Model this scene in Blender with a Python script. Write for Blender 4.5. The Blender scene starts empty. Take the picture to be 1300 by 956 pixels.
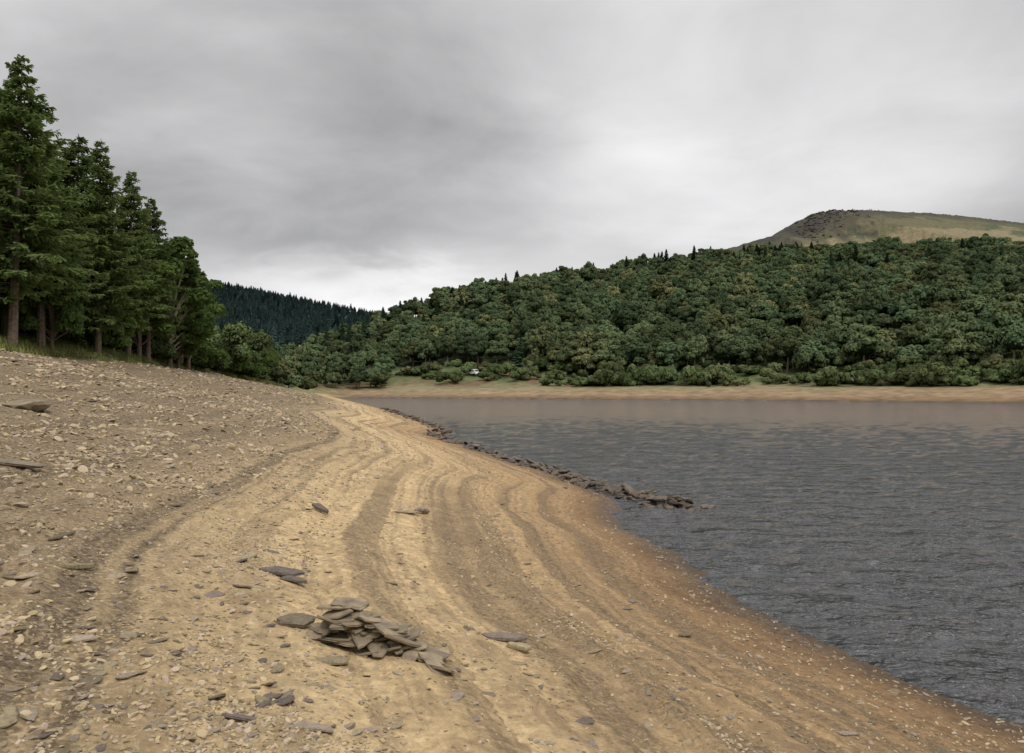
import bpy, bmesh, math, random
import numpy as np
from mathutils import Vector, Matrix, Euler
random.seed(7); rng=np.random.default_rng(7)
scene=bpy.context.scene
scene.view_settings.view_transform='Standard'
scene.view_settings.look='None'
scene.view_settings.exposure=0
R=math.radians
# ------------------------------------------------------------------ noise
_tab=rng.random((256,256))
def vnoise(x,y):
    xi=np.floor(x).astype(int); yi=np.floor(y).astype(int)
    fx=x-xi; fy=y-yi
    fx=fx*fx*(3-2*fx); fy=fy*fy*(3-2*fy)
    a=_tab[xi%256,yi%256]; b=_tab[(xi+1)%256,yi%256]; c=_tab[xi%256,(yi+1)%256]; d=_tab[(xi+1)%256,(yi+1)%256]
    return (a*(1-fx)+b*fx)*(1-fy)+(c*(1-fx)+d*fx)*fy
def fbm(x,y,o=4):
    s=0;a=.5;n=0
    for i in range(o):
        s=s+a*vnoise(x*2**i+17.3*i,y*2**i+5.1*i); n+=a; a*=.5
    return s/n*2-1
def sstep(a,b,x):
    t=np.clip((x-a)/(b-a),0,1); return t*t*(3-2*t)
# ------------------------------------------------------------------ land layout (metres, +Y up the valley)
NEAR=[(90,-400),(60,-200),(25,-60),(11,-20),(6.6,0),(5.3,4),(4.16,8),(3.8,8.9),(3.35,10.8),(2.96,13.45),(2.5,16.9),(2.55,19),(2.9,20.8),
(2.4,23.5),(1.7,26.5),(.7,30),(-1.1,36),(-2.9,42),(-4.3,47.6),(-3.9,53),(-5.5,60),(-7.7,70),(-12,88),(-17,107),(-31,158),(-46,212),(-51,228)]
FAR=[(-50,231),(-30,222),(-11,214),(15,202),(47,187),(75,167),(97,150),(150,122),(220,85),(320,10),(400,-120),(430,-400)]
CREST=[(-125,335,0),(-102,330,3),(-84,340,14),(-65,360,26),(-36,400,40),(13,430,52),(74,460,65),(147,490,77),(225,500,81),(325,500,74),(475,500,70),(800,470,65)]
MOOR=[(60,770,95),(152,760,124),(217,750,138),(255,752,150),(285,770,168),(304,780,177),(360,800,183),(440,800,178),(520,800,169),(680,800,155),(1100,800,140)]
DIST=[(-1600,1000,300),(-1100,1080,230),(-700,1100,182),(-445,1100,150),(-330,1100,130),(-250,1100,114),(-198,1100,104),(-100,1130,85),(100,1200,64),(600,1300,60)]
def polyd(P,x,y):
    P=np.array(P,float); best=np.full(x.shape,1e18); arc=np.zeros(x.shape); zz=np.zeros(x.shape); L=0
    for i in range(len(P)-1):
        a=P[i];b=P[i+1]; d=b[:2]-a[:2]; l=np.hypot(*d)
        t=np.clip(((x-a[0])*d[0]+(y-a[1])*d[1])/(l*l),0,1)
        dd=(x-a[0]-t*d[0])**2+(y-a[1]-t*d[1])**2
        m=dd<best; best=np.where(m,dd,best); arc=np.where(m,L+t*l,arc)
        if P.shape[1]>2: zz=np.where(m,a[2]+(b[2]-a[2])*t,zz)
        L+=l
    return np.sqrt(best),arc,zz
LAKE=NEAR+FAR
def inlake(x,y):
    ins=np.zeros(x.shape,bool); n=len(LAKE)
    for i in range(n):
        x1,y1=LAKE[i];x2,y2=LAKE[(i+1)%n]
        if y1==y2: continue
        c=((y1>y)!=(y2>y))&(x<(x2-x1)*(y-y1)/(y2-y1)+x1); ins^=c
    return ins
def land(x,y,detail=True):
    x=np.asarray(x,float); y=np.asarray(y,float)
    dn,arc,_=polyd(NEAR,x,y); df,_,_=polyd(FAR,x,y); ins=inlake(x,y)
    wob=.28*fbm(x*.45,y*.35,3)+.1*fbm(x*2.2,y*2.2,2)
    wob=wob*np.clip(1.1-dn*.22,0.22,1)+.45*fbm(x*.09+3,y*.06,2)*sstep(1.5,6,dn)
    s=np.where(ins,-dn,dn)+wob
    dfs=np.where(ins,-df,df)+1.2*fbm(x*.08,y*.08,3)
    edge=np.interp(y,[0,70,130,220,260],[21.3,22,17.5,8,6])
    N=np.interp(s,[-20,0,.8,6,21.5,27,80],[-2.6,0,.13,1.2,4.75,5.9,8.2])
    N=N+.28*sstep(-.5,.6,s-edge+.7*fbm(x*.3,y*.3,3))
    N=N+.3*np.maximum(0,np.minimum(-x-(45+.25*np.maximum(y,0)),150))
    if detail:
        w=s+.22*fbm(x*.16,y*.12,2)+.05*fbm(arc*.5,s*.8,2)
        amp=sstep(.5,2.5,s)*(1-sstep(20,22,s))
        rid=(np.abs(vnoise(w*1.5,arc*.03)-.5)*-2+.5)*.08+(vnoise(w*4.2,arc*.05)-.5)*.07
        N=N+amp*rid*(.5+.9*vnoise(arc*.12,s*.3+9))+.035*fbm(x*1.6,y*1.6,4)*amp+.02*fbm(x*7,y*7,3)*sstep(-.2,.6,s)
    F=np.interp(dfs,[-30,0,8,20,28,55,90],[-2.5,0,1.2,2.9,3.7,8.6,12])
    dc,_,zc=polyd(CREST,x,y)
    q=np.clip((df-48)/(np.maximum(df-48,0)+dc+1),0,1)
    hill=(zc-8)*q**.85*(df>48)
    F=F+np.maximum(hill,-2)*(1-ins)
    if detail: F=F+fbm(x*.05,y*.05,4)*1.2*sstep(10,60,dfs)+fbm(x*.018,y*.018,2)*4*sstep(60,130,dfs)
    t=df/(dn+df+1e-6); w=sstep(.4,.6,t)
    w2=sstep(9,-9,x+50+.62*(y-230)); b=sstep(222,242,y); w=w*(1-b)+w2*b
    z=F*(1-w)+N*w
    z=np.where(ins,np.where(dn<df,N,F),z)
    dm,am,zm=polyd(MOOR,x,y)
    zmm=zm-np.maximum(0,dm-6)*.36+fbm(x*.02,y*.02,4)*3.0*sstep(0,80,dm)+fbm(x*.05,y*.05,3)*1.1+fbm(x*.2,y*.2,2)*1.2*sstep(30,5,dm)*sstep(420,320,x)
    dd,ad,zd=polyd(DIST,x,y)
    zdd=zd-dd*.30+fbm(x*.006,y*.006,3)*8*sstep(0,60,dd)
    z=np.maximum(z,np.maximum(zmm,zdd))
    return z,s,arc,dfs,df,dn,w,edge,q,dm,dd,zmm,zdd,ins
def H(x,y): return float(land(np.array([x]),np.array([y]))[0][0])
# ------------------------------------------------------------------ helpers
def np_mesh(name,v,f,mats=(),mi=None,smooth=False):
    v=np.asarray(v,np.float32)
    me=bpy.data.meshes.new(name)
    me.vertices.add(len(v)); me.vertices.foreach_set('co',v.ravel())
    if isinstance(f,np.ndarray):
        k=f.shape[1]; n=len(f); li=f.ravel(); st=np.arange(n)*k
    else:
        n=len(f); ln=np.array([len(a) for a in f]); st=np.concatenate([[0],np.cumsum(ln)[:-1]]); li=np.array([i for a in f for i in a])
    me.loops.add(len(li)); me.loops.foreach_set('vertex_index',li.astype(np.int32))
    me.polygons.add(n); me.polygons.foreach_set('loop_start',st.astype(np.int32))
    for m in mats: me.materials.append(m)
    if mi is not None: me.polygons.foreach_set('material_index',np.asarray(mi,np.int32))
    me.polygons.foreach_set('use_smooth',np.full(n,smooth))
    me.update(calc_edges=True); me.validate()
    return me
def add(name,me,loc=(0,0,0),rot=(0,0,0),sc=(1,1,1),parent=None):
    o=bpy.data.objects.new(name,me); scene.collection.objects.link(o)
    o.location=loc;o.rotation_euler=rot;o.scale=sc
    if parent: o.parent=parent
    return o
class G:
    def __init__(s,name):
        s.m=bpy.data.materials.new(name); s.m.use_nodes=True; s.t=s.m.node_tree; s.t.nodes.clear()
    def n(s,ty,ins=None,**kw):
        nd=s.t.nodes.new(ty)
        for k,v in kw.items(): setattr(nd,k,v)
        if ins:
            for k,v in ins.items():
                sk=nd.inputs[k]
                if isinstance(v,bpy.types.NodeSocket): s.t.links.new(v,sk)
                else: sk.default_value=v
        return nd
    def math(s,op,a,b=0.,c=None,clamp=False):
        d={0:a,1:b}
        if c is not None:d[2]=c
        return s.n('ShaderNodeMath',d,operation=op,use_clamp=clamp).outputs[0]
    def mix(s,f,a,b,bt='MIX'):
        def cc(c): return c if isinstance(c,bpy.types.NodeSocket) else (*c[:3],1)
        nd=s.n('ShaderNodeMix',data_type='RGBA',blend_type=bt)
        for i,v in ((0,f),(6,cc(a)),(7,cc(b))):
            if isinstance(v,bpy.types.NodeSocket): s.t.links.new(v,nd.inputs[i])
            else: nd.inputs[i].default_value=v
        return nd.outputs[2]
    def mr(s,v,a,b,c=0.,d=1.,sm=False):
        return s.n('ShaderNodeMapRange',{0:v,1:a,2:b,3:c,4:d},interpolation_type='SMOOTHSTEP' if sm else 'LINEAR').outputs[0]
    def noise(s,vec,sc,det=4,ro=.55,dist=0.):
        return s.n('ShaderNodeTexNoise',{'Vector':vec,'Scale':sc,'Detail':det,'Roughness':ro,'Distortion':dist}).outputs[0]
    def comb(s,x,y,z=0.):
        return s.n('ShaderNodeCombineXYZ',{0:x,1:y,2:z}).outputs[0]
    def attr(s,name): return s.n('ShaderNodeAttribute',attribute_name=name)
    def out(s,sh): s.n('ShaderNodeOutputMaterial',{0:sh}); return s.m
    def bsdf(s,**k):
        d={'Base Color':k.get('col',(.5,.5,.5,1)),'Roughness':k.get('ro',.8)}
        if 'spec' in k: d['Specular IOR Level']=k['spec']
        if 'nrm' in k: d['Normal']=k['nrm']
        if 'ior' in k: d['IOR']=k['ior']
        return s.n('ShaderNodeBsdfPrincipled',d).outputs[0]
    def bump(s,h,st,di): return s.n('ShaderNodeBump',{'Height':h,'Strength':st,'Distance':di}).outputs[0]
def foliage_mat(name,c1,c2,c3,tr=.25,nsc=.6,var=.38,c4=None):
    g=G(name); tc=g.n('ShaderNodeTexCoord').outputs['Object']; oi=g.n('ShaderNodeObjectInfo').outputs['Random']
    n=g.noise(tc,nsc,1)
    c=g.mix(g.mr(n,.35,.65),c1,c2)
    c=g.mix(g.math('MULTIPLY',g.mr(oi,.25,1.),.8),c,c3)
    if c4: c=g.mix(g.math('MULTIPLY',g.math('GREATER_THAN',g.math('FRACT',g.math('MULTIPLY',oi,13.7)),.86),.75),c,c4)
    k=g.mr(g.math('FRACT',g.math('MULTIPLY',oi,7.31)),0,1,1-var,1+var)
    c=g.mix(1.,c,g.n('ShaderNodeCombineColor',{0:k,1:k,2:k}).outputs[0],'MULTIPLY')
    b=g.n('ShaderNodeBsdfDiffuse',{0:c}).outputs[0]
    if tr<=0: return g.out(b)
    t=g.n('ShaderNodeBsdfTranslucent',{0:c}).outputs[0]
    return g.out(g.n('ShaderNodeMixShader',{0:tr,1:b,2:t}).outputs[0])
def simple_mat(name,c1,c2,sc=4,ro=.85,bs=.4,bd=.05,spec=.3,rand=0.,det=3):
    g=G(name); tc=g.n('ShaderNodeTexCoord').outputs['Object']
    n=g.noise(tc,sc,det,.6); c=g.mix(g.mr(n,.3,.7),c1,c2)
    if rand>0:
        oi=g.n('ShaderNodeObjectInfo').outputs['Random']; k=g.mr(oi,0,1,1-rand,1+rand)
        c=g.mix(1.,c,g.n('ShaderNodeCombineColor',{0:k,1:k,2:g.math('MULTIPLY',k,g.mr(g.math('FRACT',g.math('MULTIPLY',oi,9.7)),0,1,.8,1.15))}).outputs[0],'MULTIPLY')
    if bs<=0: return g.out(g.bsdf(col=c,ro=ro,spec=spec))
    return g.out(g.bsdf(col=c,ro=ro,spec=spec,nrm=g.bump(g.noise(tc,sc*4,det,.65),bs,bd)))
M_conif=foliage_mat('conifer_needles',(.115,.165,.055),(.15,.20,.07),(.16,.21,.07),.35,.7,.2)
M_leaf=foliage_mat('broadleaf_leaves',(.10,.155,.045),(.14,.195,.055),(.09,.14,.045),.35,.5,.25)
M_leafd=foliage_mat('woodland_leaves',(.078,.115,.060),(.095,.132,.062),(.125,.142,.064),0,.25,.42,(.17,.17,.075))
M_dkc=foliage_mat('dark_conifer_leaves',(.05,.085,.05),(.06,.095,.055),(.066,.10,.055),0,.25,.25)
M_bush=foliage_mat('bush_leaves',(.085,.12,.052),(.12,.152,.06),(.12,.135,.06),0,.4,.36,(.16,.145,.075))
M_far=foliage_mat('hazed_conifer_needles',(.085,.145,.140),(.10,.165,.152),(.115,.17,.15),0,.3,.22)  # aerial haze painted into the needle colour: bluish and lightened
M_farc=simple_mat('hazed_inner_foliage',(.06,.105,.10),(.07,.12,.11),1.,.95,0.,.01,.05)  # tree core lightened too, carrying the same painted distance haze
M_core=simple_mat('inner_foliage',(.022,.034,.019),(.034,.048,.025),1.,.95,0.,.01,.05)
M_bark=simple_mat('bark',(.13,.095,.07),(.27,.21,.16),6,.9,.8,.05,.1)
M_stone=simple_mat('pebble_stone',(.28,.215,.14),(.43,.345,.235),9,.85,0.,.01,.25,.36)
M_slab=simple_mat('slate_slab',(.18,.142,.10),(.37,.30,.21),5,.8,.6,.012,.3,.25,5)
M_pile=simple_mat('weathered_slate',(.13,.105,.075),(.36,.285,.19),7,.85,.8,.012,.2,0.,6)
M_dark=simple_mat('dark_slate',(.11,.088,.068),(.22,.175,.13),5,.75,.6,.02,.3,.25,5)
M_wall=simple_mat('wet_wall_stone',(.035,.027,.02),(.14,.105,.07),3,.6,.7,.03,.4,.2,5)
M_crag=simple_mat('gritstone_crag',(.06,.055,.05),(.14,.125,.10),.6,.9,.5,.2,.2,.3,4)
M_grass=foliage_mat('grass_blades',(.16,.19,.06),(.24,.24,.09),(.2,.2,.08),.2,.3)
# ------------------------------------------------------------------ terrain sheet
ang=np.concatenate([np.linspace(-180,-48,60)[:-1],np.linspace(-48,48,720),np.linspace(48,180,60)[1:]])
ang=np.radians(ang); rad=np.concatenate([[.02,.6,1.2,1.8,2.3],np.geomspace(2.7,4500,880)])
A,Rr=np.meshgrid(ang,rad); X=(Rr*np.sin(A)).ravel(); Y=(Rr*np.cos(A)).ravel()
Z,s,arc,dfs,df,dn,w,edge,q,dm,dd,zmm,zdd,ins=land(X,Y)
na=len(ang); nr=len(rad)
i=np.arange(nr-1)[:,None]*na+np.arange(na-1)[None,:]
F4=np.stack([i,i+1,i+na+1,i+na],-1).reshape(-1,4)[:,::-1]
def L(c): return np.array(c)[None,:]
def mixc(a,b,t): return a*(1-t[:,None])+b*t[:,None]
n1=fbm(X*.06,Y*.06,4); n2=fbm(X*.02,Y*.02,4); n3=fbm(X*.3,Y*.3,3)
fb=np.tile(L((.12,.083,.052)),(len(X),1))
fb=mixc(fb,L((.21,.14,.08)),sstep(.8,2.5,dfs+n3*.8))
fb=mixc(fb,L((.29,.205,.118)),sstep(4,8,dfs+n3*1.5))
fb=mixc(fb,L((.25,.20,.11)),sstep(11,17,dfs+n1*8-np.clip(X-60,0,60)*.12))
fb=mixc(fb,L((.19,.18,.088)),sstep(20,24,dfs+n1*5))
fb=mixc(fb,L((.12,.145,.06)),sstep(29,35,dfs+n1*4))
fb=mixc(fb,L((.17,.11,.065)),sstep(-.05,.2,n1+n3*.3)*sstep(20,27,dfs)*(X<25))
fb=mixc(fb,L((.05,.065,.03)),sstep(48,60,dfs))
nb=np.tile(L((.21,.22,.085)),(len(X),1)); nb=mixc(nb,L((.12,.14,.05)),sstep(-.2,.3,n3)); nb=mixc(nb,L((.07,.07,.04)),sstep(4,9,s-edge))
col=mixc(fb,nb,w)
n4=fbm(X*.013+9,Y*.03,4); n5=fbm(X*.09,Y*.05,4)
moor=np.tile(L((.115,.105,.056)),(len(X),1))
moor=mixc(moor,L((.075,.085,.042)),sstep(-.15,.2,n2+n1*.5))
moor=mixc(moor,L((.20,.165,.095)),sstep(.10,.22,n4+n5*.35)*sstep(20,50,dm))
moor=mixc(moor,L((.055,.05,.034)),sstep(70,30,dm+n1*40)*.9)
moor=mixc(moor,L((.045,.04,.034)),sstep(.1,.25,n5)*sstep(60,20,dm)*sstep(420,330,X))
moor=mixc(moor,L((.04,.035,.03)),((np.abs(n4-.02)<.014)).astype(float)*.8)
cyy=np.interp(X,[c[0] for c in CREST],[c[1] for c in CREST])
up=(Y>cyy+8)&(X>-30)
ism=np.maximum(((zmm>=Z-.01)&(Y>430)&(X>-40)).astype(float),up.astype(float))
col=mixc(col,moor,ism)
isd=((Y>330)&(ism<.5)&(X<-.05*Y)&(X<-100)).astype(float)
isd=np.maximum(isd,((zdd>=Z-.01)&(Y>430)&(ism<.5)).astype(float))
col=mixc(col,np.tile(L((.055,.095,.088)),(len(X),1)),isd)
beach=sstep(.3,-.3,s-edge+.9*n3+.5)*w
me=np_mesh('ground',np.stack([X,Y,Z],1),F4,smooth=True)
at=me.attributes.new('cover','FLOAT_COLOR','POINT'); at.data.foreach_set('color',np.concatenate([col,np.ones((len(X),1))],1).astype(np.float32).ravel())
for nm,arr in (('shore',s),('along',arc),('beach',beach)):
    at=me.attributes.new(nm,'FLOAT','POINT'); at.data.foreach_set('value',arr.astype(np.float32))
g=G('ground_beach_and_grass')
pos=g.n('ShaderNodeNewGeometry').outputs['Position']
S=g.attr('shore').outputs['Fac']; AL=g.attr('along').outputs['Fac']; B=g.attr('beach').outputs['Fac']; C=g.attr('cover').outputs['Color']
w1=g.noise(pos,.35,4)
Sw=g.math('ADD',S,g.mr(w1,0,1,-.9,.9))
Sw2=g.math('ADD',S,g.math('ADD',g.mr(g.noise(pos,.22,1),0,1,-.3,.3),g.mr(g.noise(pos,5.,3),0,1,-.09,.09)))
band=g.noise(g.comb(g.math('MULTIPLY',Sw2,1.9),g.math('MULTIPLY',AL,.03)),1.,3,.6)
band2=g.noise(g.comb(g.math('MULTIPLY',Sw2,6.),g.math('MULTIPLY',AL,.08),4.),1.,4,.68)
rut=g.mr(g.math('ABSOLUTE',g.math('SUBTRACT',g.noise(g.comb(g.math('MULTIPLY',Sw2,2.3),g.math('MULTIPLY',AL,.025),9.),1.,1,.5),.5)),.0,.04,1.,0.)
fine=g.noise(pos,9.,7,.75); mid=g.noise(pos,1.8,6,.72)
cr=g.n('ShaderNodeValToRGB',{0:g.mr(Sw,-.6,24,0,1)})
el=cr.color_ramp.elements
stops=[(0,(.05,.035,.02)),(.035,(.12,.073,.038)),(.06,(.25,.152,.075)),(.10,(.38,.248,.125)),(.16,(.50,.345,.18)),(.22,(.60,.435,.235)),(.30,(.60,.44,.24)),(.37,(.51,.375,.218)),(.5,(.44,.33,.20)),(.7,(.38,.287,.178)),(1,(.35,.268,.172))]
el[0].position=0; el[0].color=(*stops[0][1],1); el[1].position=1; el[1].color=(*stops[-1][1],1)
for p,c in stops[1:-1]:
    e=el.new(p); e.color=(*c,1)
c=cr.outputs[0]
dry=g.mr(S,.4,2.,0,1)
brk=g.math('MULTIPLY',g.mr(fine,.40,.56,.15,1.),g.mr(mid,.40,.58,.3,1.))
c=g.mix(g.math('MULTIPLY',g.math('MULTIPLY',g.mr(band,.50,.62,0,.6),dry),brk),c,(.27,.18,.10))
c=g.mix(g.math('MULTIPLY',g.mr(band,.46,.36,0,.4),dry),c,(.60,.45,.26))
c=g.mix(g.math('MULTIPLY',g.math('MULTIPLY',g.mr(band2,.51,.60,0,.75),dry),brk),c,(.24,.16,.092))
c=g.mix(g.math('MULTIPLY',g.math('MULTIPLY',g.math('MULTIPLY',rut,.7),dry),brk),c,(.19,.13,.075))
c=g.mix(g.math('MULTIPLY',g.mr(mid,.50,.60,0,.45),dry),c,(.34,.235,.135))
vor=g.n('ShaderNodeTexVoronoi',{'Vector':pos,'Scale':24.,'Randomness':1.})
sv=g.n('ShaderNodeSeparateColor',{0:vor.outputs['Color']}); vc=sv.outputs[0]
grav=g.math('MULTIPLY',g.math('ADD',g.mr(Sw,6.,9,0,.85),g.mr(band,.52,.62,0,.65),clamp=True),g.mr(fine,.38,.52))
spk=g.math('MULTIPLY',g.math('GREATER_THAN',sv.outputs[1],.84),g.mr(vor.outputs['Distance'],.24,.32,1.,0.))
grav=g.math('MAXIMUM',grav,spk)
stone=g.mix(vc,(.16,.115,.075),(.54,.43,.295))
sh=g.mr(vor.outputs['Distance'],.0,.55,1.1,.4)
stone=g.mix(1.,stone,g.n('ShaderNodeCombineColor',{0:sh,1:sh,2:sh}).outputs[0],'MULTIPLY')
c=g.mix(g.math('MULTIPLY',grav,.85),c,stone)
k=g.mr(fine,.28,.72,.48,1.44); c=g.mix(1.,c,g.n('ShaderNodeCombineColor',{0:k,1:k,2:k}).outputs[0],'MULTIPLY')
k2=g.mr(fine,.3,.7,.75,1.25); k3=g.math('MULTIPLY',k2,g.mr(w1,.3,.7,.7,1.3))
cov=g.mix(1.,C,g.n('ShaderNodeCombineColor',{0:k3,1:k3,2:k3}).outputs[0],'MULTIPLY')
colr=g.mix(B,cov,c)
hgt=g.math('ADD',g.math('MULTIPLY',fine,1.),g.math('MULTIPLY',g.math('MULTIPLY',g.math('SUBTRACT',.6,vor.outputs['Distance']),g.math('ADD',grav,.1)),1.))
hgt=g.math('ADD',hgt,g.math('MULTIPLY',band2,.5)); hgt=g.math('SUBTRACT',hgt,g.math('MULTIPLY',rut,.4))
rough=g.mr(S,.1,.9,.35,.92)
me.materials.append(g.out(g.bsdf(col=colr,ro=rough,spec=.2,nrm=g.bump(hgt,1.,.055))))
add('ground',me)
# ------------------------------------------------------------------ water
rw=np.geomspace(3,900,460); aw=np.radians(np.linspace(-62,100,560)); A,Rr=np.meshgrid(aw,rw)
XW=(Rr*np.sin(A)).ravel();YW=(Rr*np.cos(A)).ravel()
fade=np.clip(1.6-Rr.ravel()/60,0,1)
zw=.05*fade*fbm(XW*1.1,YW*2.,3)
i=np.arange(len(rw)-1)[:,None]*len(aw)+np.arange(len(aw)-1)[None,:]
FW=np.stack([i,i+len(aw),i+len(aw)+1,i+1],-1).reshape(-1,4)
_c=np.stack([XW[FW].mean(1),YW[FW].mean(1)],1)
d1,_,_=polyd(NEAR,_c[:,0],_c[:,1]); d2,_,_=polyd(FAR,_c[:,0],_c[:,1]); il=inlake(_c[:,0],_c[:,1])
FW=FW[il|(np.minimum(d1,d2)<1.5+.02*np.hypot(_c[:,0],_c[:,1]))]
g=G('lake_water'); pos=g.n('ShaderNodeNewGeometry').outputs['Position']
mp=g.n('ShaderNodeMapping',{0:pos,2:(0,0,R(10)),3:(.8,1.3,1)}).outputs[0]
wA=g.noise(mp,2.6,3,.6,.5); wB=g.noise(mp,8.5,2,.6,.3); wC=g.noise(mp,.8,2,.5,.3)
h=g.math('ADD',g.math('ADD',wA,g.math('MULTIPLY',wB,.36)),g.math('MULTIPLY',wC,2.0))
wc=g.mix(g.noise(pos,.05,2),(.084,.084,.090),(.108,.107,.112))
mw=g.out(g.bsdf(col=wc,ro=.05,ior=1.33,spec=.5,nrm=g.bump(h,1.,.46)))
add('water',np_mesh('water',np.stack([XW,YW,zw],1),FW,[mw],smooth=True))
# ------------------------------------------------------------------ geometry pieces
def join(parts):
    V=[];Fc=[];MI=[];o=0
    for v,f,m in parts:
        V.append(np.asarray(v,float)); Fc+= [[a+o for a in p] for p in (f.tolist() if isinstance(f,np.ndarray) else f)]; MI+=[m]*len(f); o+=len(v)
    return np.concatenate(V),Fc,MI
def tube(pts,rs,n=6):
    pts=np.array(pts,float); V=[];Fc=[]
    for i,p in enumerate(pts):
        t=pts[min(i+1,len(pts)-1)]-pts[max(i-1,0)]; t/=np.linalg.norm(t)+1e-9
        a=np.cross(t,[0,0,1.]) if abs(t[2])<.9 else np.cross(t,[1.,0,0]); a/=np.linalg.norm(a); b=np.cross(t,a)
        for k in range(n):
            th=2*math.pi*k/n; V.append(p+rs[i]*(a*math.cos(th)+b*math.sin(th)))
    for i in range(len(pts)-1):
        for k in range(n): Fc.append([i*n+k,i*n+(k+1)%n,(i+1)*n+(k+1)%n,(i+1)*n+k])
    return np.array(V),Fc
def quads(c,u,v):
    V=np.stack([c-u-v*.6,c+u*.9-v,c+u+v*.7,c-u*.8+v],1).reshape(-1,3)
    return V,np.arange(len(V)).reshape(-1,4)
def unit(a): return a/(np.linalg.norm(a,axis=1,keepdims=True)+1e-9)
def ico(sub):
    bm=bmesh.new(); bmesh.ops.create_icosphere(bm,subdivisions=sub,radius=1)
    v=np.array([x.co[:] for x in bm.verts]); f=[[a.index for a in p.verts] for p in bm.faces]; bm.free(); return v,f
IV1,IF1=ico(2)
def crown(rg,lobes,nleaf,size,squash=.8,core=.8,jit=.6,th=.26):
    parts=[]; P=[];Nn=[]
    tot=sum(l[3]**2 for l in lobes)
    for (x,y,z,r) in lobes:
        n=int(nleaf*r*r/tot); d=unit(rg.normal(size=(n,3))); d[:,2]=np.where(d[:,2]<-.45,-d[:,2],d[:,2])
        rr=r*(1+.16*np.sin(d[:,:1]*5+x*3)*np.sin(d[:,1:2]*6+y)*1)*(1.06-th+th*rg.random((n,1)))
        p=np.array([x,y,z])+d*rr*np.array([1,1,squash]); P.append(p); Nn.append(d)
    P=np.concatenate(P);Nn=np.concatenate(Nn)
    keep=np.ones(len(P),bool)
    for (x,y,z,r) in lobes:
        keep&=(((P-np.array([x,y,z]))/np.array([1,1,squash]))**2).sum(1)>(r*.76)**2
    P=P[keep];Nn=Nn[keep]
    nn=unit(Nn+rg.normal(size=Nn.shape)*jit*.6); a=unit(np.cross(nn,rg.normal(size=nn.shape))); b=np.cross(nn,a)
    sz=size*(.55+.9*rg.random((len(P),1)))
    v,f=quads(P,a*sz,b*sz*.7); parts.append((v,f,0))
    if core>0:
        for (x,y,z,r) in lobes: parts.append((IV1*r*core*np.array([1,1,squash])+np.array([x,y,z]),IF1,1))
    return parts
def wood_tree(seed,h=12,w=5.2,n=2700,size=.28,low=.25,sq=.8):
    rg=np.random.default_rng(seed); lobes=[(0,0,h*.58,w*.74)]
    for k in range(18):
        a=rg.random()*6.28; t=rg.random(); zz=h*(low+.08+.55*t); rr=w*.76*math.sqrt(max(.03,1-((zz/h-.42)/.50)**2))
        lobes.append((rr*math.cos(a),rr*math.sin(a),zz,w*(.20+.14*rg.random())))
    lobes.append((rg.normal()*.8,rg.normal()*.8,h*.82,w*.32))
    parts=crown(rg,lobes,n,size,sq,.86,.5,.18)
    v,f=tube([(0,0,-1),(0,0,h*.3),(.2,.1,h*.6)],[.3,.25,.12],6); parts.append((v,f,2))
    return join(parts)
def far_conifer(seed,h=16,w=2.6,n=420):
    rg=np.random.default_rng(seed); t=rg.random(n)**.8; z=h*(.12+.88*t); r=w*(1-t)**.85*(.75+.4*rg.random(n))*(1-.25*((z*1.1)%1.))
    a=rg.random(n)*6.28; d=np.stack([np.cos(a),np.sin(a),np.zeros(n)],1)
    c=d*r[:,None]*.8+np.stack([0*z,0*z,z],1); u=(d*np.array([1,1,1])+np.array([0,0,-.45]))*(.25+.28*r)[:,None]; v=np.stack([-np.sin(a),np.cos(a),.2*rg.normal(size=n)],1)*(.22+.2*r)[:,None]
    V,Fq=quads(c,u,v); parts=[(V,Fq,0)]
    k=8; cv=[[w*.55*math.cos(6.283*i/k),w*.55*math.sin(6.283*i/k),h*.1] for i in range(k)]+[[0,0,h*.97]]
    parts.append((cv,[[i,(i+1)%k,k] for i in range(k)],1))
    v,f=tube([(0,0,-1),(0,0,h*.3)],[.2,.18],5); parts.append((v,f,2)); return join(parts)
def src_coll(name,meshes):
    c=bpy.data.collections.new(name)
    for i,m in enumerate(meshes):
        o=bpy.data.objects.new(m.name,m); c.objects.link(o)
    return c
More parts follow.
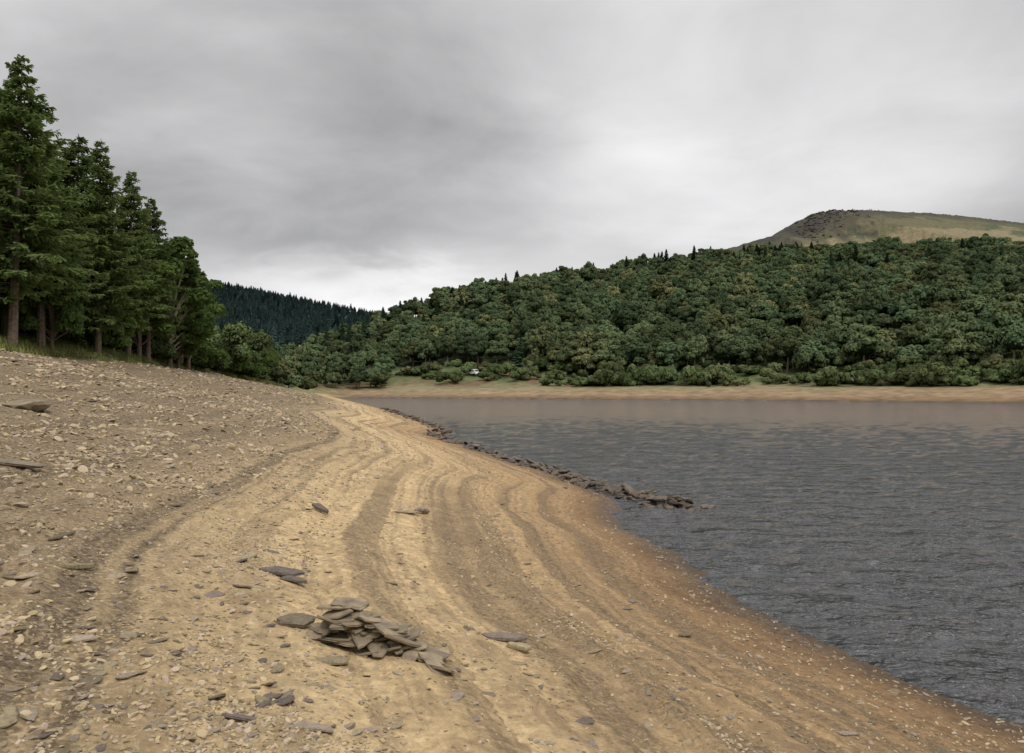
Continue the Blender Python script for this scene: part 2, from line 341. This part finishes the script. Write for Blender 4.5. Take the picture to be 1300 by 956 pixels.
def scatter(name,coll,P,rot,scl,idx):
    me=bpy.data.meshes.new(name); me.vertices.add(len(P)); me.vertices.foreach_set('co',np.asarray(P,np.float32).ravel())
    a=me.attributes.new('rotv','FLOAT_VECTOR','POINT'); a.data.foreach_set('vector',np.asarray(rot,np.float32).ravel())
    a=me.attributes.new('sclv','FLOAT_VECTOR','POINT'); a.data.foreach_set('vector',np.asarray(scl,np.float32).ravel())
    a=me.attributes.new('pick','INT','POINT'); a.data.foreach_set('value',np.asarray(idx,np.int32))
    o=add(name,me); ng=bpy.data.node_groups.new(name,'GeometryNodeTree')
    ng.interface.new_socket('Geometry',in_out='INPUT',socket_type='NodeSocketGeometry'); ng.interface.new_socket('Geometry',in_out='OUTPUT',socket_type='NodeSocketGeometry')
    N=ng.nodes.new; l=ng.links.new
    gi=N('NodeGroupInput');go=N('NodeGroupOutput'); ip=N('GeometryNodeInstanceOnPoints'); ci=N('GeometryNodeCollectionInfo')
    ci.inputs[0].default_value=coll; ci.inputs[1].default_value=True; ci.inputs[2].default_value=True
    def na(nm,ty):
        n=N('GeometryNodeInputNamedAttribute'); n.data_type=ty; n.inputs[0].default_value=nm
        return [x for x in n.outputs if x.enabled and x.name=='Attribute'][0]
    er=N('FunctionNodeEulerToRotation'); l(na('rotv','FLOAT_VECTOR'),er.inputs[0])
    l(gi.outputs[0],ip.inputs['Points']); l(ci.outputs[0],ip.inputs['Instance']); ip.inputs['Pick Instance'].default_value=True
    l(na('pick','INT'),ip.inputs['Instance Index']); l(er.outputs[0],ip.inputs['Rotation']); l(na('sclv','FLOAT_VECTOR'),ip.inputs['Scale'])
    l(ip.outputs[0],go.inputs[0])
    m=o.modifiers.new('instances','NODES'); m.node_group=ng; return o
def zrot(n): return np.stack([rng.normal(size=n)*.04,rng.normal(size=n)*.04,rng.random(n)*6.28],1)
# ------------------------------------------------------------------ hillside woodland
wm=[]
for k in range(8):
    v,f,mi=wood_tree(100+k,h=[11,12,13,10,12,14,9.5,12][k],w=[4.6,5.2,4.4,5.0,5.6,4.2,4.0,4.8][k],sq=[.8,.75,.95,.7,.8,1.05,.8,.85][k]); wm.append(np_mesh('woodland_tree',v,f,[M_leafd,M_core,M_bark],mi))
fm=[];fd=[]
for k in range(4):
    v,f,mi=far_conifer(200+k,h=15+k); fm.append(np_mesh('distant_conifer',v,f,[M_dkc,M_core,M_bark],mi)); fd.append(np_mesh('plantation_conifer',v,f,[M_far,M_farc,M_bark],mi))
gx,gy=np.meshgrid(np.arange(-175,520,6.6),np.arange(120,560,6.6)); gx=gx.ravel()+rng.uniform(-2.9,2.9,gx.size); gy=gy.ravel()+rng.uniform(-2.9,2.9,gy.size)
z,s_,_,dfs_,df_,dn_,w_,_,q_,_,_,_,_,in_=land(gx,gy)
cy=np.interp(gx,[c[0] for c in CREST],[c[1] for c in CREST])
lim=np.where(gx<-40,16,np.where(gx<10,54,44))+fbm(gx*.05,gy*.05,3)*6
keep=(~in_)&(df_>lim)&(gy<cy+14)&(gy>150)&(gx>-0.42*gy)&(dn_>14)
keep&=~((gx>190)&(gy>cy-2))
gx,gy,z=gx[keep],gy[keep],z[keep]; n=len(gx)
sc=(rng.uniform(.64,1.06,n)+.16*(rng.random(n)<.1))*np.where(gx<-40,.8,1)
cf=(fbm(gx*.03+5,gy*.03,2)>.38)&(rng.random(n)<.6)
d_=~cf
scatter('hillside_woodland',src_coll('woodland_trees',wm),np.stack([gx,gy,z-.6],1)[d_],zrot(d_.sum()),np.stack([sc*rng.uniform(.95,1.15,n),sc,sc*rng.uniform(.85,1.15,n)],1)[d_],rng.integers(0,8,n)[d_])
rx=rng.uniform(-60,125,34); ry=np.interp(rx,[c[0] for c in CREST],[c[1] for c in CREST])-rng.uniform(-6,14,34); rz=land(rx,ry)[0]
RX=np.concatenate([rx,gx[cf]]);RY=np.concatenate([ry,gy[cf]]);RZ=np.concatenate([rz,z[cf]]); n=len(RX)
sc=rng.uniform(.6,.84,n)
scatter('hillside_conifers',src_coll('hillside_conifer_trees',fm),np.stack([RX,RY,RZ-.3],1),zrot(n),np.stack([sc*1.5,sc*1.5,sc],1),rng.integers(0,4,n))
gx,gy=np.meshgrid(np.arange(-760,60,4.8),np.arange(380,1130,6.5)); gx=gx.ravel()+rng.uniform(-2.6,2.6,gx.size); gy=gy.ravel()+rng.uniform(-3,3,gy.size)
z=land(gx,gy)[0]; keep=(gx>-.47*gy)&(gx<-.12*gy)&((gy>640)|(gx<-.22*gy)); gx,gy,z=gx[keep],gy[keep],z[keep]; n=len(gx)
sc=rng.uniform(.42,.66,n)
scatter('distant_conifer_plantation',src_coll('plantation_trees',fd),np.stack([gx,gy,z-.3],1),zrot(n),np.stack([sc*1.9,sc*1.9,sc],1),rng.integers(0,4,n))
bm_=[]
for k in range(5):
    rg=np.random.default_rng(300+k); lobes=[(rg.normal()*1.5,rg.normal()*1.2,.9+rg.random()*1.7,.7+.6*rg.random()) for _ in range(11)]
    v,f,mi=join(crown(rg,lobes,1700,.20,.8,.85,.5,.16)); bm_.append(np_mesh('bush',v,f,[M_bush,M_core],mi))
bx=rng.uniform(-45,230,9000); by=rng.uniform(110,275,9000); z,_,_,dfs_,df_,dn_,_,_,_,_,_,_,_,in_=land(bx,by)
dens=np.where(bx>8,np.where((df_>25)&(df_<32),.7,.10),.10)+.4*(fbm(bx*.04,by*.04,2)>.3)
dens=np.where((df_>34)&(df_<43)&(bx>38)&(bx<80),.01,dens)
dens=np.where(df_>43,dens+.3,dens)
keep=(~in_)&(df_>24)&(df_<60)&(dn_>9)&(rng.random(9000)<dens*.6)&~((abs(bx+12.5)<4)&(by<266)); bx,by,z=bx[keep],by[keep],z[keep]; n=len(bx); sc=rng.uniform(.45,1.25,n)
scatter('far_shore_bushes',src_coll('bushes',bm_),np.stack([bx,by,z-.2],1),zrot(n),np.stack([sc*1.1,sc,sc*rng.uniform(.8,1.5,n)],1),rng.integers(0,5,n))
# ------------------------------------------------------------------ near conifers
def conifer(seed,h,Rm,base,dens=1.):
    rg=np.random.default_rng(seed); parts=[]
    lean=rg.normal(size=2)*.15
    tp=[(lean[0]*t,lean[1]*t,-.5+(h+.5)*t) for t in np.linspace(0,1,9)]
    v,f=tube(tp,list(np.linspace(.22,.015,9)),8); parts.append((v,f,1))
    zz=base*.8; C=[];U=[];W=[]
    while zz<h-.1:
        t=zz/h; lenb=Rm*min(1,(1-t)**.85*1.12+.015)*(1 if zz>base+1 else .75)
        for k in range(rg.integers(4,7)):
            a=rg.random()*6.28; Lb=lenb*rg.uniform(.45,1.25); 
            if zz<base and rg.random()<.6: continue
            m=7; T=np.linspace(0,1,m); rise=rg.uniform(-.12,.25)+.5*t
            d=np.array([math.cos(a),math.sin(a)])
            side=np.array([-d[1],d[0]])*rg.normal()*.12
            P=np.stack([d[0]*Lb*T+side[0]*Lb*T**2,d[1]*Lb*T+side[1]*Lb*T**2,zz+Lb*(rise*T-.42*T**2+.26*T**3.)],1)+np.array([lean[0]*t,lean[1]*t,0])
            v,f=tube(P,list(np.linspace(.035,.006,m)*(Lb/2.5+.3)),3); parts.append((v,f,1))
            nt=int(Lb*19*dens)+3; tt=rg.uniform(.12,1,nt); c=np.stack([np.interp(tt,T,P[:,j]) for j in range(3)],1)
            tang=P[-1]-P[0]; tang=tang/np.linalg.norm(tang); sd=np.cross(tang,[0,0,1]); sd/=np.linalg.norm(sd)
            sg=rg.choice([-1,1],nt)[:,None]; tl=((.16+.32*(1-tt)+.1*rg.random(nt))*min(1,.35+Lb/2.))[:,None]
            dirn=unit(tang*.75+sg*sd*rg.uniform(.4,1.1,(nt,1))+np.array([0,0,-.28])+rg.normal(size=(nt,3))*.25)
            c2=c+dirn*tl*.75; u=dirn*tl*.8
            wv=unit(np.cross(dirn,rg.normal(size=(nt,3))*.7+np.array([0,0,1.])))*(.035+.025*rg.random((nt,1)))
            C.append(c2);U.append(u);W.append(wv)
            dn2=unit(dirn+np.array([0,0,-.55])+rg.normal(size=(nt,3))*.3); C.append(c2+dn2*.1);U.append(dn2*tl*.5);W.append(unit(np.cross(dn2,rg.normal(size=(nt,3))))*.04)
        zz+=rg.uniform(.2,.36)*(1.1-.3*t)
    v,f=quads(np.concatenate(C),np.concatenate(U),np.concatenate(W)); parts.append((v,f,0))
    return join(parts)
cm=[]
for k,(h,Rm,b) in enumerate([(15,3.7,3.0),(14,3.2,2.6),(13,3.8,3.2),(15.5,3.4,2.5)]):
    v,f,mi=conifer(400+k,h,Rm,b); cm.append((np_mesh('conifer_tree',v,f,[M_conif,M_bark],mi),h))
def broadleaf(seed,h,w,n=19000,size=.105,low=.22,trunks=1):
    rg=np.random.default_rng(seed); lobes=[]; parts=[]
    for k in range(34):
        a=rg.random()*6.28; t=rg.random(); zz=h*(low+(.94-low)*t); rr=w*rg.uniform(.35,.98)*math.sqrt(max(.04,1-((zz/h-.5)/.52)**2))
        x,y=rr*math.cos(a),rr*math.sin(a); r=w*(.13+.15*rg.random()); lobes.append((x,y,zz,r))
        v,f=tube([(0,0,zz*.45),(x*.4,y*.4,zz*.72),(x*.9,y*.9,zz)],[.07,.045,.015],4); parts.append((v,f,2))
    v,f=tube([(0,0,-.5),(.05,.03,h*.3),(-.05,.1,h*.6),(0,0,h*.85)],[.19,.15,.1,.03],8); parts.append((v,f,2))
    parts+=crown(rg,lobes,n,size,.85,.4,1.,.4)
    return join(parts)
blm=[]
for k,(h,w) in enumerate([(10.5,3.2),(9,3.0),(8,3.4)]):
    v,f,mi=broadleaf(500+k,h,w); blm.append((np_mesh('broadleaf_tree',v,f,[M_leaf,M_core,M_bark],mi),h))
nbm=[]
for k in range(3):
    rg=np.random.default_rng(600+k); lobes=[(rg.normal()*1.1,rg.normal()*1.1,.7+rg.random()*1.7,.55+.45*rg.random()) for _ in range(15)]
    v,f,mi=join(crown(rg,lobes,9000,.085,.9,.7,1.)); nbm.append(np_mesh('shrub',v,f,[M_bush if k else M_leaf,M_core],mi))
def tree(kind,x,y,top=None,idx=0,wide=1.):
    me_,h=(cm if kind=='c' else blm)[idx]; z=H(x,y); s_=(top-z)/h
    add('conifer_tree' if kind=='c' else 'broadleaf_tree',me_,(x,y,z-.1),(0,0,random.random()*6.28),(s_*wide,s_*wide,s_))
for a in [('c',-25.4,40,20.0,0,1.15),('c',-28.5,38,20.5,3,1),('c',-26.6,44.5,17.6,2,1.15),('c',-26.3,50,19.0,3,1.05),('c',-27.3,56,18.6,0,1.),('c',-28.2,61,18.0,2,.9),('c',-29.6,46,20.6,1,1.1),('c',-28.8,52,20.0,2,1.1),
          ('c',-31.5,41,22,1,1.1),('c',-33,47,21,2,1.1),('c',-32,53,19.8,0,1.1),('c',-34,58,20.3,1,1),('c',-36,50,22,3,1.1),('c',-34,66,18,3,1),('c',-39,60,22,0,1.1),('c',-38,72,19,2,1),('c',-43,68,22,1,1.2),('c',-42,56,23,2,1.2),
          ('c',-28.5,32,20,2,1),('c',-33,33,21,0,1),('c',-37,40,22,3,1),('c',-31,24,20,1,1),('c',-47,80,21,0,1.2),
          ('b',-28.4,60,15.0,0,1.1),('b',-28.7,66,15.6,1,1.1),('b',-30.4,74,14.4,0,1.1),('b',-33.5,79,13.8,2,1.),('b',-34.5,70,15,1,1.2),('b',-26.3,45,10.5,2,.8),('b',-31,64,12,2,1.),('b',-37.5,88,12,0,1.1),('b',-42,96,12.5,1,1.2),('b',-47,108,13,2,1.2),('b',-29.0,68.5,11.5,1,.9),('b',-27.6,54.5,12.5,1,.8)]:
    tree(*a)
for x,y,sc_,k in [(-30.6,78,1.1,0),(-32.5,84,1.25,1),(-34.6,88,1.6,1),(-36.5,94,1.8,2),(-34.2,95,1.2,0),(-37,101,1.7,1),(-39.5,106,1.9,2),(-37,108,1.2,0),(-39.8,114,1.5,0),(-40,121,1.3,1),(-43,119,1.8,2),(-42,128,1.1,1),(-46,128,1.8,0),(-31,71,.8,1),(-29,64,.7,2),(-44.5,136,1.2,2),(-49,140,2,1),(-27.5,53,.7,0),(-33,74,1.2,2)]:
    add('shrub',nbm[k],(x,y,H(x,y)-.25),(0,0,random.random()*6.28),(sc_,sc_,sc_))
ux=rng.uniform(-75,-33,300); uy=rng.uniform(30,170,300); kp=(ux<-33-.12*np.maximum(uy-55,0))&(ux>-52-.35*uy); ux,uy=ux[kp],uy[kp]; uz=land(ux,uy)[0]; n=len(ux); sc=rng.uniform(.45,.8,n)
scatter('understorey_trees',src_coll('understorey',wm),np.stack([ux,uy,uz-1.2],1),zrot(n),np.stack([sc,sc,sc*.9],1),rng.integers(0,8,n))
rg=np.random.default_rng(9); gt=[]
for k in range(3):
    n=45; a=rg.random(n)*6.28; b=np.stack([rg.normal(size=n)*.12,rg.normal(size=n)*.12,0*a],1); d=np.stack([np.cos(a)*.35,np.sin(a)*.35,np.ones(n)],1)*rg.uniform(.12,.32,(n,1)); sd=np.stack([-np.sin(a),np.cos(a),0*a],1)*.012
    V=np.stack([b-sd,b+sd,b+d],1).reshape(-1,3); gt.append(np_mesh('grass_tuft',V,np.arange(len(V)).reshape(-1,3),[M_grass]))
tx=rng.uniform(-50,-14,30000); ty=rng.uniform(18,150,30000); z,s_,_,_,_,_,_,ed,*_=land(tx,ty); kp=(s_>ed-.6)&(s_<ed+9); tx,ty,z=tx[kp],ty[kp],z[kp]; n=len(tx); sc=rng.uniform(.5,1.5,n)
scatter('bank_grass',src_coll('grass_tufts',gt),np.stack([tx,ty,z-.02],1),zrot(n),np.stack([sc*1.3,sc*1.3,sc],1),rng.integers(0,3,n))
# ------------------------------------------------------------------ stones
def rock(seed,flat=.6,cuts=9,sub=2):
    rg=np.random.default_rng(seed); v,f=ico(sub); v=v.copy()
    for k in range(cuts):
        n=rg.normal(size=3); n/=np.linalg.norm(n); d=rg.uniform(.45,.8); e=v@n; v-=np.maximum(0,e-d)[:,None]*n
    v*=np.array([1,rg.uniform(.6,.95),flat*rg.uniform(.7,1.2)]); return v,f
def slab(seed,th=.12):
    rg=np.random.default_rng(seed); m=rg.integers(6,10); a=np.sort(np.linspace(0,6.283,m,endpoint=False)+rg.normal(size=m)*.22); r=rg.uniform(.7,1.1,m); el=rg.uniform(.5,.85)
    rings=[]; 
    for sc_,zz in ((.9,-1),(1.,-.45),(.97,.1),(1.0,.4),(.9,1.)):
        rr=r*sc_*(1+rg.normal(size=m)*.035); rings.append(np.stack([np.cos(a)*rr,np.sin(a)*rr*el,np.full(m,zz*th/2)+rg.normal(size=m)*th*.08],1))
    v=np.concatenate(rings); f=[]
    for k in range(4):
        for j in range(m): f.append([k*m+j,k*m+(j+1)%m,(k+1)*m+(j+1)%m,(k+1)*m+j])
    f.append(list(range(m))[::-1]); f.append([4*m+j for j in range(m)]); return v,f
st=[np_mesh('pebble',*rock(700+k,.5 if k%2 else .75),[M_stone]) for k in range(9)]
n=240000; r=np.exp(rng.uniform(math.log(2.9),math.log(100),n)); a=np.radians(rng.uniform(-46,34,n)); px=r*np.sin(a);py=r*np.cos(a)
z,s_,ar_,_,_,_,_,ed,*_=land(px,py)
bnd=vnoise((s_+.22*fbm(px*.16,py*.12,2))*1.5,ar_*.03)
grv=sstep(6.3,9.,s_+fbm(px*.3,py*.3,3)*1.2)
dens=np.clip(grv*.72+sstep(.56,.7,bnd)*.45+.09,0,1)*(.2+.8*sstep(-.2,.3,fbm(px*1.3,py*1.3,2)))
dens=np.where(s_<1.5,.11,dens)
kp=(rng.random(n)<dens)&(s_>.02)&(s_<ed+.5); px,py,z,r,grv=px[kp],py[kp],z[kp],r[kp],grv[kp]; n=len(px)
sz=(.005+.009*rng.random(n)**1.5+(.009+.028*grv)*rng.random(n)**7)*(1+np.minimum(r,60)*.045)
scatter('beach_gravel',src_coll('pebbles',st),np.stack([px,py,z+sz*.1],1),np.stack([rng.normal(size=n)*.3,rng.normal(size=n)*.3,rng.random(n)*6.28],1),np.stack([sz*1.4,sz*1.2,sz],1),rng.integers(0,9,n))
sl=[np_mesh('slate_fragment',*slab(800+k,.2),[M_slab if k%3 else M_dark]) for k in range(9)]
n=3600; r=np.exp(rng.uniform(math.log(3.5),math.log(90),n)); a=np.radians(rng.uniform(-46,30,n)); px=r*np.sin(a);py=r*np.cos(a); z,s_,_,_,_,_,_,ed,*_=land(px,py)
kp=(s_>.1)&(s_<ed)&(rng.random(n)<np.where(s_>6,1,.35)); px,py,z,r,s_=px[kp],py[kp],z[kp],r[kp],s_[kp]; n=len(px); sz=(.015+.026*rng.random(n)+np.where(s_>6,.07,.035)*rng.random(n)**7)*(1+r*.035)
scatter('slate_fragments',src_coll('slates',sl),np.stack([px,py,z+sz*.04],1),np.stack([rng.normal(size=n)*.13,rng.normal(size=n)*.13,rng.random(n)*6.28],1),np.stack([sz*1.2,sz,sz*.8],1),rng.integers(0,9,n))
# crags and boulders on the moor's summit edge
ck=[np_mesh('crag_boulder',*rock(1200+k,.7),[M_crag]) for k in range(6)]
n=420; cxx=np.concatenate([rng.uniform(268,340,260),rng.uniform(340,640,160)]); pl=np.interp(cxx,[c[0] for c in MOOR],[c[1] for c in MOOR]); cyv=pl-np.abs(rng.normal(size=n))*np.where(cxx<340,26,9)-2; cz=land(cxx,cyv)[0]; sc=rng.uniform(.4,1.5,n)*np.where(cxx<340,1.15,.7)
scatter('summit_crags',src_coll('crag_boulders',ck),np.stack([cxx,cyv,cz+sc*.1],1),np.stack([rng.normal(size=n)*.3,rng.normal(size=n)*.3,rng.random(n)*6.28],1),np.stack([sc*1.6,sc*1.2,sc*.8],1),rng.integers(0,6,n))
def xf(v,loc,rot,sc):
    m=np.array(Euler(rot).to_matrix()); return (np.asarray(v)*np.array(sc))@m.T+np.array(loc)
# stacked slab heap
parts=[]; cx,cy_=-.91,5.66; rg=np.random.default_rng(55)
for lv in range(8):
    nn=[32,28,22,16,11,7,4,2][lv]
    for k in range(nn):
        v,f=slab(900+lv*30+k,.15); sp=1-lv/9
        x=rg.uniform(-.46,.50)*sp-.05-.035*lv; y=rg.uniform(-.16,.18)*sp; x0=cx+x; y0=cy_+y-.35*x
        zg=H(x0,y0); sc_=rg.uniform(.05,.125)
        parts.append((xf(v,(x0,y0,zg+.015+lv*.034),(rg.normal()*.2+.06,rg.normal()*.2+.1,rg.normal()*.7-.3),(sc_*1.35,sc_*1.05,sc_*1.4)),f,0 if rg.random()<.6 else 1))
v,f=slab(990,.12); parts.append((xf(v,(cx-.27,cy_+.16,H(cx-.24,cy_+.1)+.28),(.25,.12,.2),(.16,.16,.2)),f,0))
v,f,mi=join(parts); add('slate_stone_pile',np_mesh('slate_stone_pile',v,f,[M_pile,M_dark],mi))
def put(name,gen,x,y,sc_,mat,rz=0,tilt=(0,0),up=.2):
    v,f=gen; add(name,np_mesh(name,v,f,[mat]),(x,y,H(x,y)+up*sc_[2]),(tilt[0],tilt[1],rz),sc_)
put('boulder',rock(31,.75),-1.52,13.2,(.17,.15,.14),M_slab,.3,up=.3)
put('boulder',rock(32,.5),-9.2,15,(.62,.45,.32),M_slab,.2,up=.3)
put('flat_rock',slab(41,.12),-2.2,7.5,(.24,.16,.3),M_dark,.2,(.1,.15),.1)
put('flat_rock',slab(42,.12),-2.02,7.35,(.15,.11,.25),M_dark,-.3,(-.1,.1),.15)
put('flat_rock',slab(43,.14),-1.62,5.9,(.17,.13,.3),M_dark,.1,(.2,.1),.12)
put('flat_rock',slab(44,.10),-1.2,5.3,(.12,.1,.2),M_slab,.5,(.05,.1),.1)
put('flat_rock',slab(45,.12),-6.1,9.7,(.36,.22,.35),M_dark,.1,(.05,.15),.1)
put('flat_rock',slab(46,.12),-2.8,11.5,(.2,.12,.4),M_dark,-.7,(.1,.3),.15)
put('flat_rock',slab(47,.12),-.07,6.7,(.2,.1,.3),M_dark,.1,(.05,.1),.1)
put('flat_rock',slab(48,.12),.05,6.45,(.13,.09,.3),M_slab,-.2,(.05,.1),.1)
put('flat_rock',slab(49,.12),1.8,8.2,(.1,.06,.2),M_dark,.5,(.05,.1),.1)
put('flat_rock',slab(50,.12),-1.7,12.9,(.22,.12,.2),M_slab,.2,(.05,.1),.1)
put('flat_rock',slab(52,.12),-3.4,6.2,(.12,.1,.3),M_slab,.8,(.05,.1),.1)
# ruined wall running into the lake
parts=[]; rg=np.random.default_rng(77)
path=[(4.75,19.4,.30,1.3),(4.1,20.1,.42,1.6),(3.3,21.6,.38,1.5),(2.75,23.4,.22,1.),(2.1,26.,.2,.8),(1.1,29.3,.16,.7),(.1,32.5,.14,.65),(-1.6,38,.16,.6),(-3.2,43,.2,.6),(-4.9,49,.2,.6),(-3.9,53.5,.18,.8),(-6.5,61,.2,.5),(-9,72,.25,.5),(-13,88,.28,.4),(-17,104,.3,.3)]
for (x0,y0,h0,d0),(x1,y1,h1,d1) in zip(path[:-1],path[1:]):
    Ls=math.hypot(x1-x0,y1-y0); n=int(Ls*(22 if y0<30 else 8)*d0)+4
    for k in range(n):
        t=rg.random(); wd=rg.normal()*(.22+.004*y0*1.5); x=x0+(x1-x0)*t+wd*.6; y=y0+(y1-y0)*t+wd; hh=(h0+(h1-h0)*t)*(rg.random()**1.2)*max(0,1-abs(wd)*1.3)
        zg=max(H(x,y),-.12); sc_=rg.uniform(.09,.2)*(1+y0*.008); v,f=(rock(1000+k%23,.6) if k%3 else slab(1100+k%17,.35))
        parts.append((xf(v,(x,y,zg+hh+.02),(rg.normal()*.25,rg.normal()*.25,rg.random()*6.3),(sc_*1.15,sc_*.9,sc_*.75)),f,0))
v,f,mi=join(parts); add('ruined_stone_wall',np_mesh('ruined_stone_wall',v,f,[M_wall],mi))
# white van on the far road
M_w=simple_mat('white_paint',(.75,.75,.75),(.82,.82,.82),1,.3,0,.01,.5); M_k=simple_mat('tyre_rubber',(.02,.02,.02),(.03,.03,.03),3,.8,0,.01); M_g=simple_mat('window_glass',(.03,.035,.04),(.04,.045,.05),1,.1,0,.01,.6)
vx,vy=-13.,266.; vz=H(vx,vy)+.3
van=bpy.data.objects.new('white_van',None); scene.collection.objects.link(van); van.location=(vx,vy,vz); van.rotation_euler=(0,0,R(-50)); van.scale=(.9,.9,.9)
prof=[(-2.3,.35),(-2.3,1.0),(-2.15,1.95),(-1.9,2.1),(1.0,2.1),(1.35,1.95),(1.85,1.2),(2.4,1.0),(2.5,.8),(2.5,.35)]
V=[(x,-.95,z_) for x,z_ in prof]+[(x,.95,z_) for x,z_ in prof]; m=len(prof); Fc=[list(range(m)),list(range(m,2*m))[::-1]]+[[j,j+m,(j+1)%m+m,(j+1)%m] for j in range(m)]
b=add('body',np_mesh('van_body',V,Fc,[M_w]),parent=van); bv=b.modifiers.new('b','BEVEL'); bv.width=.06; bv.segments=2
def panel(nm,pts,mat): add(nm,np_mesh(nm,pts,[list(range(len(pts)))],[mat]),parent=van)
for sd in(-1,1):
    y=sd*.956; panel('side_window',[(.5,y,1.25),(1.6,y,1.25),(1.2,y,1.85),(.5,y,1.85)],M_g); panel('rear_side_window',[(-1.9,y,1.3),(.2,y,1.3),(.2,y,1.85),(-1.9,y,1.85)],M_g)
    for wx in(-1.5,1.6):
        v,f=tube([(wx,sd*.78,.33),(wx,sd*1.0,.33)],[.34,.34],16); f=f+[list(range(16)),list(range(16,32))]; add('wheel',np_mesh('wheel',v,f,[M_k]),parent=van)
panel('windscreen',[(1.40,-.8,1.92),(1.40,.8,1.92),(1.87,.8,1.22),(1.87,-.8,1.22)],M_g)
# ------------------------------------------------------------------ sky
wd=bpy.data.worlds.new('World'); scene.world=wd; wd.use_nodes=True; g=G('tmp'); tmpm=g.m; g.t=wd.node_tree; g.t.nodes.clear(); bpy.data.materials.remove(tmpm)
tc=g.n('ShaderNodeTexCoord').outputs['Generated']; sx=g.n('ShaderNodeSeparateXYZ',{0:tc}); x,y,zc=sx.outputs
zp=g.math('MAXIMUM',zc,0.)
den=g.math('ADD',zp,.2); vec=g.comb(g.math('DIVIDE',x,den),g.math('DIVIDE',y,den),3.3)
n1_=g.noise(vec,.8,5,.5,.3); n2_=g.noise(vec,2.2,5,.55,.4)
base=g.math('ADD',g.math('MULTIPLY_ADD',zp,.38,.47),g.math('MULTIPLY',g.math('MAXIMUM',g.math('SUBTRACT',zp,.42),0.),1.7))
k=g.math('MULTIPLY',g.mr(n1_,.3,.7,.74,1.28),g.mr(n2_,.3,.7,.86,1.14))
def spot(az,elv,wid,amt):
    d=Vector((math.sin(R(az))*math.cos(R(elv)),math.cos(R(az))*math.cos(R(elv)),math.sin(R(elv)))); dp=g.n('ShaderNodeVectorMath',{0:tc,1:d[:]},operation='DOT_PRODUCT').outputs['Value']
    return g.mr(dp,math.cos(R(wid)),1.,0.,amt,True)
for a in [(-18,13,20,-.24),(-30,24,12,.12),(19,14,20,.42),(2,8,14,.10),(-4,22,14,-.08),(32,5,10,-.08),(-28,8,12,-.08)]:
    k=g.math('ADD',k,spot(*a))
azm=g.math('ARCTAN2',x,y); gap=g.math('MULTIPLY',g.mr(g.math('ABSOLUTE',g.math('ADD',azm,.18)),.02,.36,1.,0.,True),g.mr(g.math('ADD',zp,g.math('MULTIPLY',g.math('SUBTRACT',n2_,.5),.14)),.105,.185,1.,0.,True))
k=g.math('ADD',k,g.math('MULTIPLY',gap,1.15))
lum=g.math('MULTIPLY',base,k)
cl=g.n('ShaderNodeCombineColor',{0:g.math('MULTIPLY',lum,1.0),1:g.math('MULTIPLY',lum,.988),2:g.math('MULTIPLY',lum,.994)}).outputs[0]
SE,SR=R(52),R(150)
sk=g.n('ShaderNodeTexSky',sky_type='NISHITA',sun_disc=False,sun_elevation=SE,sun_rotation=SR)
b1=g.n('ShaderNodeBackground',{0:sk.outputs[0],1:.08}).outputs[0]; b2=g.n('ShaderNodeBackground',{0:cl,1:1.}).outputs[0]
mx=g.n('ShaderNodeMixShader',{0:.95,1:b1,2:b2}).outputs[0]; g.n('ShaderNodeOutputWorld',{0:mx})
sun=bpy.data.lights.new('sun','SUN'); sun.energy=1.5; sun.angle=R(12); sun.color=(1,.95,.88); so=bpy.data.objects.new('sun',sun); scene.collection.objects.link(so)
d=Vector((math.sin(SR)*math.cos(SE),math.cos(SR)*math.cos(SE),math.sin(SE))); so.rotation_euler=(-d).to_track_quat('-Z','Y').to_euler()
cam=bpy.data.cameras.new('camera'); cam.sensor_width=36; cam.lens=27.7; cam.clip_end=9000; cam.clip_start=.05
co=bpy.data.objects.new('camera',cam); scene.collection.objects.link(co); co.location=(0,0,3.0); co.rotation_euler=(R(90.8),0,0); scene.camera=co
